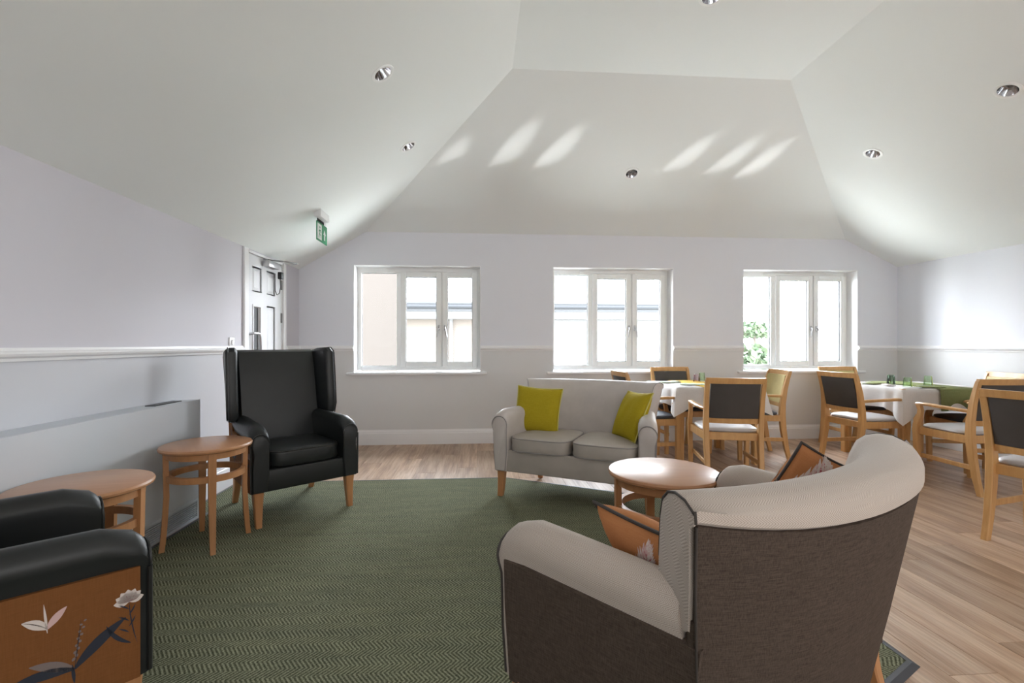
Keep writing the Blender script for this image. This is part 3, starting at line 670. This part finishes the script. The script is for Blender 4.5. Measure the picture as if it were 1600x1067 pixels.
# ------------------------------------------------------------------ pillows
def pillow_pt(u, v, S, T, side):
    e = 1-.07*(1-abs(v)**2)*abs(u)**3; f = 1-.07*(1-abs(u)**2)*abs(v)**3
    th = T*((max(0, 1-u**4))*(max(0, 1-v**4)))**.6*(1-.12*(u*u+v*v))
    wr = .003*math.sin(9*u+4*v)*(1-u*u)*(1-v*v)
    return Vector((u*S*e, side*(th+wr), v*S*f))
def pillow(name, label, loc, rot, m, pipe, S=.2, T=.07, prints=None, group=None):
    t = thing(name, label, 'cushion', loc, 0, group); t.rotation_euler = rot; n = 20; bm = bmesh.new()
    for side in (1, -1):
        gr = [[bm.verts.new(pillow_pt(-1+2*i/n, -1+2*j/n, S, T, side)) for j in range(n+1)] for i in range(n+1)]
        for i in range(n):
            for j in range(n): bm.faces.new((gr[i][j], gr[i+1][j], gr[i+1][j+1], gr[i][j+1]))
    bmesh.ops.remove_doubles(bm, verts=bm.verts[:], dist=.0005)
    c = obj('cover', bm, m, t, True, 75)
    ed = [(-1+2*k/16, -1) for k in range(16)]+[(1, -1+2*k/16) for k in range(16)]+[(1-2*k/16, 1) for k in range(16)]+[(-1, 1-2*k/16) for k in range(16)]
    obj('piping', tube([pillow_pt(u, v, S, T, 1) for u, v in ed], .005, 8, True), pipe, t)
    if prints:
        for side in (1, -1):
            for nm, pl, mm in prints:
                flat(nm, pl, mm, c, lambda u, v, s=side: pillow_pt(u, v, S, T, s)+Vector((0, s*.0012, 0)))
    return t
def plume(u, v, ang, L, seed=3):
    rnd = random.Random(seed); w, p, r = [], [], []
    for k in range(34):
        t = k/33; cu = u+L*t*math.cos(ang); cv = v+L*t*math.sin(ang); ln = .34*L*math.sin(math.pi*(t*.8+.15))+.05
        for sg in (1, -1):
            a = ang+sg*R(52-22*t+rnd.uniform(-7, 7)); (p if rnd.random() < .35 else w).extend(leafpoly(cu, cv, ln*rnd.uniform(.7, 1.1), .045, a, -sg*.35, 3))
    r += leafpoly(u, v, L, .035, ang, .05); 
    for k in range(10): t = .25+k/16; r += leafpoly(u+L*t*math.cos(ang), v+L*t*math.sin(ang), .15*L, .02, ang+(R(35) if k % 2 else -R(35)), 0, 3)
    st = leafpoly(u+.05, v-.75, .85, .09, R(100), .15)
    return [('printed_plume', w, 'print_white'), ('printed_plume', p, 'print_pink'), ('printed_quill', r, 'print_red'), ('printed_leaf', st, 'print_grey')]
def onseat(base, lx, ly, z): 
    a = base.rotation_euler.z; return (base.location.x+lx*math.cos(a)-ly*math.sin(a), base.location.y+lx*math.sin(a)+ly*math.cos(a), z)
SA = sofa.rotation_euler.z; FA = front.rotation_euler.z
# sofa local: +x is the left as seen in the photo
pillow('cushion', 'yellow-green square cushion at the left end of the greige sofa', onseat(sofa, .365, -.07, .625), Euler((R(17), R(-3), SA+R(6))), 'velvet_lime', 'piping_lime', .187, .065)
pillow('cushion', 'yellow-green cushion tilted against the right arm of the greige sofa', onseat(sofa, -.375, -.06, .63), Euler((R(24), R(3), SA+R(-52))), 'velvet_lime', 'piping_lime', .185, .06)
pillow('cushion', 'terracotta cushion with plume print by the near arm of the loveseat', onseat(front, -.325, -.095, .582), Euler((R(36), R(0), FA+R(-96))), 'print_terracotta', 'piping_dark', .165, .06, plume(-.0, -.1, R(72), 1.0))
pillow('cushion', 'terracotta cushion with plume print at the far end of the loveseat', onseat(front, .43, -.115, .612), Euler((R(20), R(24), FA+R(-20))), 'print_terracotta', 'piping_dark', .172, .06, plume(-.9, .05, R(58), 1.05, 5))

# ------------------------------------------------------------------ dining chairs
def chair_proto(label, inner, outer, seat):
    t = thing('dining_chair', label, 'chair')
    for sx in (1, -1):
        pts = [(0, -.285, .017, .019), (.12, -.255, .018, .022), (.30, -.225, .019, .027), (.44, -.212, .02, .03), (.56, -.217, .019, .026), (.70, -.238, .018, .022), (.80, -.262, .017, .019), (.872, -.284, .016, .016)]
        obj('rear_leg', loft([sq((sx*(.198+.012*(z/.87)), y, z), a, b) for z, y, a, b in pts]), 'oak', t)
        pts = [(0, .205, .017, .018), (.25, .21, .018, .022), (.42, .215, .019, .026), (.47, .21, .018, .025), (.53, .18, .016, .022), (.59, .17, .015, .02), (.635, .185, .015, .022)]
        obj('front_leg', loft([sq((sx*(.232+.01*(z/.6)), y, z), a, b) for z, y, a, b in pts]), 'oak', t)
        pts = [(.225, .232, .640, .014, .008), (.20, .238, .645, .022, .011), (.10, .243, .648, .024, .012), (-.05, .238, .642, .021, .012), (-.17, .222, .636, .017, .012), (-.225, .207, .632, .013, .012)]
        obj('armrest', loft([[(sx*x+p, y, z+q) for p, q in ((-a, b*.3), (-a*.6, b), (a*.6, b), (a, b*.3), (a*.8, -b), (-a*.8, -b))] for y, x, z, a, b in pts]), 'oak', t)
        obj('side_stretcher', box(*(sorted((sx*.20, sx*.218))), -.24, .20, .185, .222, .004, 1), 'oak', t)
    fb = bmesh.new(); box(-.19, .19, -.215, -.188, .385, .445, .003, 1, fb); box(-.22, .22, .195, .222, .385, .445, .003, 1, fb)
    for sx in (1, -1): loft([[(sx*.200, -.2, .385), (sx*.222, -.2, .385), (sx*.222, -.2, .445), (sx*.200, -.2, .445)], [(sx*.218, .21, .385), (sx*.242, .21, .385), (sx*.242, .21, .445), (sx*.218, .21, .445)]], bm=fb)
    obj('seat_rail', fb, 'oak', t, False)
    bm, r1, r2 = cushion_box(-.222, .222, -.195, .222, .440, .475, .018); obj('seat_pad', bm, seat, t, True, 50)
    def bowed(z0, z1, th, y_z, hwid, dy=0):
        secs = []
        for k in range(11):
            u = -1+2*k/10; b = -.022*(1-u*u)
            secs.append([(u*hwid, y_z(z0)+b+dy-th, z0), (u*hwid, y_z(z0)+b+dy+th, z0), (u*hwid, y_z((z0+z1)/2)+b+dy+th, (z0+z1)/2), (u*hwid, y_z(z1)+b+dy+th, z1), (u*hwid, y_z(z1)+b+dy-th, z1), (u*hwid, y_z((z0+z1)/2)+b+dy-th, (z0+z1)/2)])
        return loft(secs)
    yz = lambda z: -.217-(z-.56)*.19-(z-.56)**2*.1
    obj('crest_rail', bowed(.842, .888, .013, yz, .222), 'oak', t); obj('lower_rail', bowed(.522, .562, .011, yz, .19), 'oak', t)
    obj('back_cover', bowed(.564, .841, .006, yz, .183, -.006), outer, t); obj('back_pad', bowed(.564, .841, .012, yz, .183, .012), inner, t)
    return t
seen = {}
def chair(label, x, y, face, inner, outer, seat, grp):
    """x,y = middle of the back legs, face = direction it faces"""
    key = (inner, outer, seat)
    if key not in seen: seen[key] = t = chair_proto(label, *key)
    else: t = dup(seen[key])
    fx, fy = math.cos(R(face)), math.sin(R(face)); t.location = (x+.22*fx, y+.22*fy, 0); t.rotation_euler = (0, 0, R(face-90)); tag(t, label, 'chair', grp); return t
ga, gb = 'dining chairs around the left table', 'dining chairs around the right table'
DK, MU, CR, DS = 'chair_charcoal', 'chair_mustard', 'chair_cream', 'chair_darkseat'
chair('oak dining armchair with charcoal back, at near side of left dining table', 2.02, 3.62, 77, DK, DK, CR, ga)
chair('oak dining armchair with pale mustard back, at right side of left dining table', 3.05, 4.70, 172, MU, DK, DS, ga)
chair('oak dining armchair with charcoal back between left dining table and middle window', 2.20, 5.25, -90, DK, DK, DS, ga)
chair('oak dining armchair almost hidden behind the greige sofa back', 1.44, 4.55, 2, DK, DK, DS, ga)
chair('oak dining armchair with charcoal back, at left side of right dining table', 3.45, 4.25, 4, DK, DK, CR, gb)
chair('oak dining armchair with pale mustard back, between right table and right window', 4.20, 5.2, -92, MU, DK, DS, gb)
chair('oak dining armchair with charcoal back, at near side of right dining table', 3.98, 3.36, 88, DK, DK, CR, gb)
chair('oak dining armchair with pale mustard back, between right table and right wall', 4.80, 4.03, 167, MU, DK, DS, gb)
chair('oak dining chair nearest the camera, cut off at the right photo edge', 3.09, 2.40, 14, DK, DK, CR, None)

# ------------------------------------------------------------------ dining tables, cloths, table ware
def dining_table(label, cx, cy, hx_, hy_, rz=0):
    t = thing('dining_table', label, 'table', (cx, cy, 0), R(rz), 'square dining tables'); Z = .742
    obj('tabletop', box(-hx_, hx_, -hy_, hy_, Z-.025, Z, .004, 1), 'oak', t); obj('apron', frame_bm(-hx_+.04, hx_-.04, 0, 0, .02, 0, 0) if 0 else (lambda b: (box(-hx_+.05, hx_-.05, -hy_+.04, -hy_+.06, Z-.1, Z-.025, bm=b), box(-hx_+.05, hx_-.05, hy_-.06, hy_-.04, Z-.1, Z-.025, bm=b), box(-hx_+.04, -hx_+.06, -hy_+.05, hy_-.05, Z-.1, Z-.025, bm=b), box(hx_-.06, hx_-.04, -hy_+.05, hy_-.05, Z-.1, Z-.025, bm=b), b)[-1])(bmesh.new()), 'oak', t, False)
    for sx in (1, -1):
        for sy in (1, -1): obj('leg', loft([sq((sx*(hx_-.042), sy*(hy_-.042), z), .034, .034) for z in (0, .4, Z-.026)]), 'oak', t)
    return t
def cloth(label, cx, cy, hx_, hy_, rz, over, corner, seed, rnd_amp=.02, lift=None):
    rnd = random.Random(seed); N = 160; bm = bmesh.new(); Zt = .7445; ph = [rnd.uniform(0, 6.28) for _ in range(4)]
    def per(k):
        s = 4*k/N; i = int(s) % 4; f = s-int(s); c = [(-1, -1), (1, -1), (1, 1), (-1, 1)]; a, b = c[i], c[(i+1) % 4]
        x, y = (a[0]+(b[0]-a[0])*f)*hx_, (a[1]+(b[1]-a[1])*f)*hy_; n = [(0, -1), (1, 0), (0, 1), (-1, 0)][i]
        cn = min(f, 1-f)*2*hx_; wc = max(0, 1-cn/.20); 
        dg = Vector((math.copysign(1, x), math.copysign(1, y))).normalized(); nn = (Vector(n)*(1-wc*.9)+dg*wc*.9)
        return x, y, nn, wc, s
    rings = []; M = 12
    rings.append([bm.verts.new((per(k)[0]*.6, per(k)[1]*.6, Zt)) for k in range(N)])
    rings.append([bm.verts.new((per(k)[0]*.985, per(k)[1]*.985, Zt)) for k in range(N)])
    for m_ in range(1, M+1):
        row = []
        for k in range(N):
            x, y, nn, wc, s = per(k); t = m_/M; L = over+(corner-over)*wc**1.5+.006*math.sin(s*7+ph[0])
            fold = rnd_amp*t*(math.sin(s*9+ph[1])+.6*math.sin(s*15+ph[2]))*(1-wc)+.055*t*wc+(-.05*t*max(0, 1-abs(wc-.45)/.3))
            out = .005+.014*min(1, t*6)+.02*t+fold
            row.append(bm.verts.new((x+nn.x*out, y+nn.y*out, Zt-max(0, t*L-.004))))
        rings.append(row)
    for a, b in zip(rings, rings[1:]):
        for k in range(N): bm.faces.new((a[k], a[(k+1) % N], b[(k+1) % N], b[k]))
    bm.faces.new(rings[0]); o = obj('tablecloth', bm, 'cloth_white', None, True, 60); o.location = (cx, cy, 0); o.rotation_euler = (0, 0, R(rz))
    return tag(o, label, 'tablecloth', 'white tablecloths')
def runner(label, cx, cy, hy_, rz, x0, x1, m, dropn, dropf):
    ys = [(-hy_-.045, .747-dropn), (-hy_-.044, .747-dropn*.5), (-hy_-.036, .735), (-hy_-.02, .7468), (-hy_*.5, .7475), (0, .7475), (hy_*.5, .7475), (hy_+.02, .7468), (hy_+.036, .735), (hy_+.045, .747-dropf)]
    bm = loft([[(x0, y, z), (x1, y, z)] for y, z in ys], False, False); o = obj('table_runner', bm, m, None, True, 60)
    s = o.modifiers.new('s', 'SOLIDIFY'); s.thickness = .002; s.offset = 1; o.location = (cx, cy, 0); o.rotation_euler = (0, 0, R(rz)); return tag(o, label, 'runner')
T1 = (2.285, 4.725, .42, .40, 0); T2 = (4.315, 4.42, .44, .41, -3)
dining_table('oak dining table under white cloth below the middle window', *T1); dining_table('oak dining table under white cloth by the right wall', *T2)
cloth('white cloth on the left dining table', *T1, .17, .27, 4); cloth('white cloth with hanging corner on the right dining table', *T2, .20, .33, 9)
runner('mustard runner hanging over the near edge of the left dining table', T1[0], T1[1], .40, 0, -.17, .14, 'runner_mustard', .24, .15)
runner('olive green runner hanging over the near edge of the right dining table', T2[0], T2[1], .41, -3, -.13, .26, 'runner_green', .20, .15)
def tumbler(label, x, y, m, h=.088, grp=None):
    bm = lathe([(.0, h), (.026, h), (.028, h-.002), (.033, h*.5), (.036, 0), (.034, 0), (.031, h*.5), (.025, h-.008), (0, h-.008)], 20)
    for v in bm.verts:
        a = math.atan2(v.co.y, v.co.x); k = 1+.03*(1 if int((a+math.pi)/(math.pi/10)+.5) % 2 else -1); v.co.x *= k; v.co.y *= k
    o = obj('tumbler', bm, m, None, True, 30); o.location = (x, y, .7505); return tag(o, label, 'glass', grp)
gg = 'upturned glasses on the right table'
tumbler('dark green upturned tumbler on right table, the leftmost of three', 4.17, 4.50, 'glass_dark', .092, gg); tumbler('light green upturned tumbler on right table, the middle of three', 4.06, 4.20, 'glass_green', .088, gg)
tumbler('light green upturned tumbler on right table, the rightmost of three', 4.40, 4.33, 'glass_green', .092, gg)
tumbler('pink-tinted upturned tumbler on the left dining table', 2.34, 4.92, 'glass_pink', .08, 'upturned glasses on the left table'); tumbler('green-tinted upturned tumbler on the left dining table', 2.43, 4.99, 'glass_green', .092, 'upturned glasses on the left table')
def napkin(label, x, y, rz, m, s=.11):
    bm = bmesh.new(); n = 8; gr = []
    for i in range(n+1):
        gr.append([bm.verts.new(((-1+2*i/n)*s, (-1+2*j/n)*s*.55, .003+.010*abs(math.sin(i*1.1))*(1-abs(-1+2*j/n))+.004*math.sin(j*1.3)**2)) for j in range(n+1)])
    for i in range(n):
        for j in range(n): bm.faces.new((gr[i][j], gr[i+1][j], gr[i+1][j+1], gr[i][j+1]))
    o = obj('napkin', bm, m, None, True, 60); md = o.modifiers.new('s', 'SOLIDIFY'); md.thickness = .0025; md.offset = 1; o.location = (x, y, .7485); o.rotation_euler = (0, 0, R(rz)); return tag(o, label, 'napkin')
napkin('green folded napkin on right table beside the leftmost tumbler', 4.02, 4.55, 20, 'runner_green', .13); napkin('green folded napkin on right table in front of the tumblers', 4.18, 4.10, -10, 'runner_green', .10)
napkin('pale green napkin at the left edge of the left table', 2.0, 4.85, 30, 'napkin_pale', .12); napkin('pale green napkin near the front of the left table', 2.12, 4.55, -20, 'napkin_pale', .12); napkin('white napkin folded at the left edge of the right table', 3.98, 4.33, 70, 'print_white', .07)
def knife(label, x, y, rz):
    t = thing('table_knife', label, 'knife', (x, y, .749), R(rz)); obj('blade', loft([[(-.0005, .0, 0), (.009, 0, 0), (.009, 0, .0015), (-.0005, 0, .0015)], [(0, .09, 0), (.011, .09, 0), (.011, .09, .0015), (0, .09, .0015)], [(.004, .115, 0), (.006, .115, 0), (.006, .115, .001), (.004, .115, .001)]]), 'steel', t, False)
    obj('grip', box(0, .010, -.095, .0, 0, .006, .002, 1), 'steel', t)
def fork(label, x, y, rz):
    t = thing('table_fork', label, 'fork', (x, y, .749), R(rz)); obj('grip', loft([sq((0, yy, .003+zz), a, .0015, 'y') for yy, zz, a in ((-.1, 0, .008), (-.03, .001, .004), (.03, .004, .003), (.05, .003, .011))]), 'steel', t)
    bm = bmesh.new()
    for k in range(4): box(-.0105+k*.006, -.0075+k*.006, .05, .095, .004, .0058, bm=bm)
    obj('tines', bm, 'steel', t, False)
knife('steel knife on left table beside the near napkin', 2.30, 4.50, 60); fork('steel fork on left table beside the near napkin', 1.98, 4.50, 70); knife('steel knife near the far left corner of left table', 2.08, 5.0, 80)
knife('steel knife on right table beside the middle tumbler', 4.10, 4.075, 70); fork('steel fork on right table before the rightmost tumbler', 4.30, 4.22, 55)

# ------------------------------------------------------------------ outside
grd = obj('ground', box(-40, 60, 5.9, 120, -3.2, -3.0), 'ext_ground', None, False); struct(grd)
nb = thing('neighbour_wing', 'peach rendered wing of the building close outside the left window', 'building', (0, 0, 0))
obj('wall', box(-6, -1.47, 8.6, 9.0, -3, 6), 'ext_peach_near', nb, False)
obj('soffit', box(-6, -1.3, 8.3, 9.2, 6.0, 6.2), 'ext_white', nb, False)
by = 17.0
bl = thing('house', 'peach and white house with grey gutter and pale roof across the yard', 'building', (0, 0, 0))
zg = 1.15+57/737*by
obj('wall', box(-4.5, 1.2, by, by+6, -3, zg-.42), 'ext_peach', bl, False); obj('wall', box(1.2, 7.6, by+.02, by+6, -3, zg-.4), 'ext_white', bl, False)
obj('soffit', box(-4.6, 7.7, by-.4, by+.3, zg-.42, zg-.16), 'ext_white', bl, False)
obj('fascia', box(-4.65, 7.8, by-.48, by-.4, zg-.16, zg+.14), 'ext_fascia', bl, False)
obj('gutter', tube([(-4.7, by-.5, zg), (7.9, by-.5, zg)], .07, 8), 'ext_gutter', bl)
obj('roof', loft([[(-4.7, by-.5, zg+.1), (7.9, by-.5, zg+.1), (7.9, by-.5, zg+.16), (-4.7, by-.5, zg+.16)], [(-3.5, by+3, zg+1.9), (6.5, by+3, zg+1.9), (6.5, by+3, zg+2), (-3.5, by+3, zg+2)]]), 'ext_roof', bl, False)
w_ = obj('window', box(1.35, 2.1, by-.03, by+.05, 1.15-5/737*by-.35, 1.15+19/737*by), 'ext_white', bl, False); obj('pane', box(1.85, 2.05, by-.05, by+.0, 1.2, 1.15+17/737*by), 'ext_glass', w_, False)
obj('downpipe', tube([(-.98, by-.08, zg-.1), (-.98, by-.08, -3)], .06, 8), 'ext_white', bl)
tr = thing('tree', 'small green tree seen through the left pane of the right window', 'tree', (18.25, 30, -3))
rnd = random.Random(4); bm = bmesh.new()
for k in range(420):
    th, ph_, rr = rnd.uniform(0, 6.28), rnd.uniform(-1, 1), 1.0*rnd.random()**.4; c_ = Vector((rr*math.cos(th), rr*math.sin(th), 5.1+ph_*.5)); q = Euler((rnd.uniform(0, 6), rnd.uniform(0, 6), 0)).to_matrix(); s = .22
    bm.faces.new([bm.verts.new(c_+q@Vector(p)) for p in ((-s, 0, 0), (0, -s*.5, .05), (s, 0, 0), (0, s*.5, -.05))])
o = obj('foliage', bm, 'ext_leaf', tr, False); o['kind'] = 'stuff'; obj('trunk', tube([(0, 0, 0), (.1, 0, 2), (0, .1, 4.9)], [.2, .15, .08]), 'ext_bark', tr)
hg = thing('hedge', 'pale green hedge low in the left pane of the right window', 'hedge', (11.55, 19, -3)); bm = bmesh.new()
for k in range(900):
    c_ = Vector((rnd.uniform(-.55, .5), rnd.uniform(-.5, .5), rnd.uniform(.1, 3.9+.35*math.sin(k)))); q = Euler((rnd.uniform(0, 6), rnd.uniform(0, 6), 0)).to_matrix(); s = .22
    bm.faces.new([bm.verts.new(c_+q@Vector(p)) for p in ((-s, 0, 0), (0, -s*.5, .05), (s, 0, 0), (0, s*.5, -.05))])
o = obj('foliage', bm, 'ext_leaf', hg, False); o['kind'] = 'stuff'
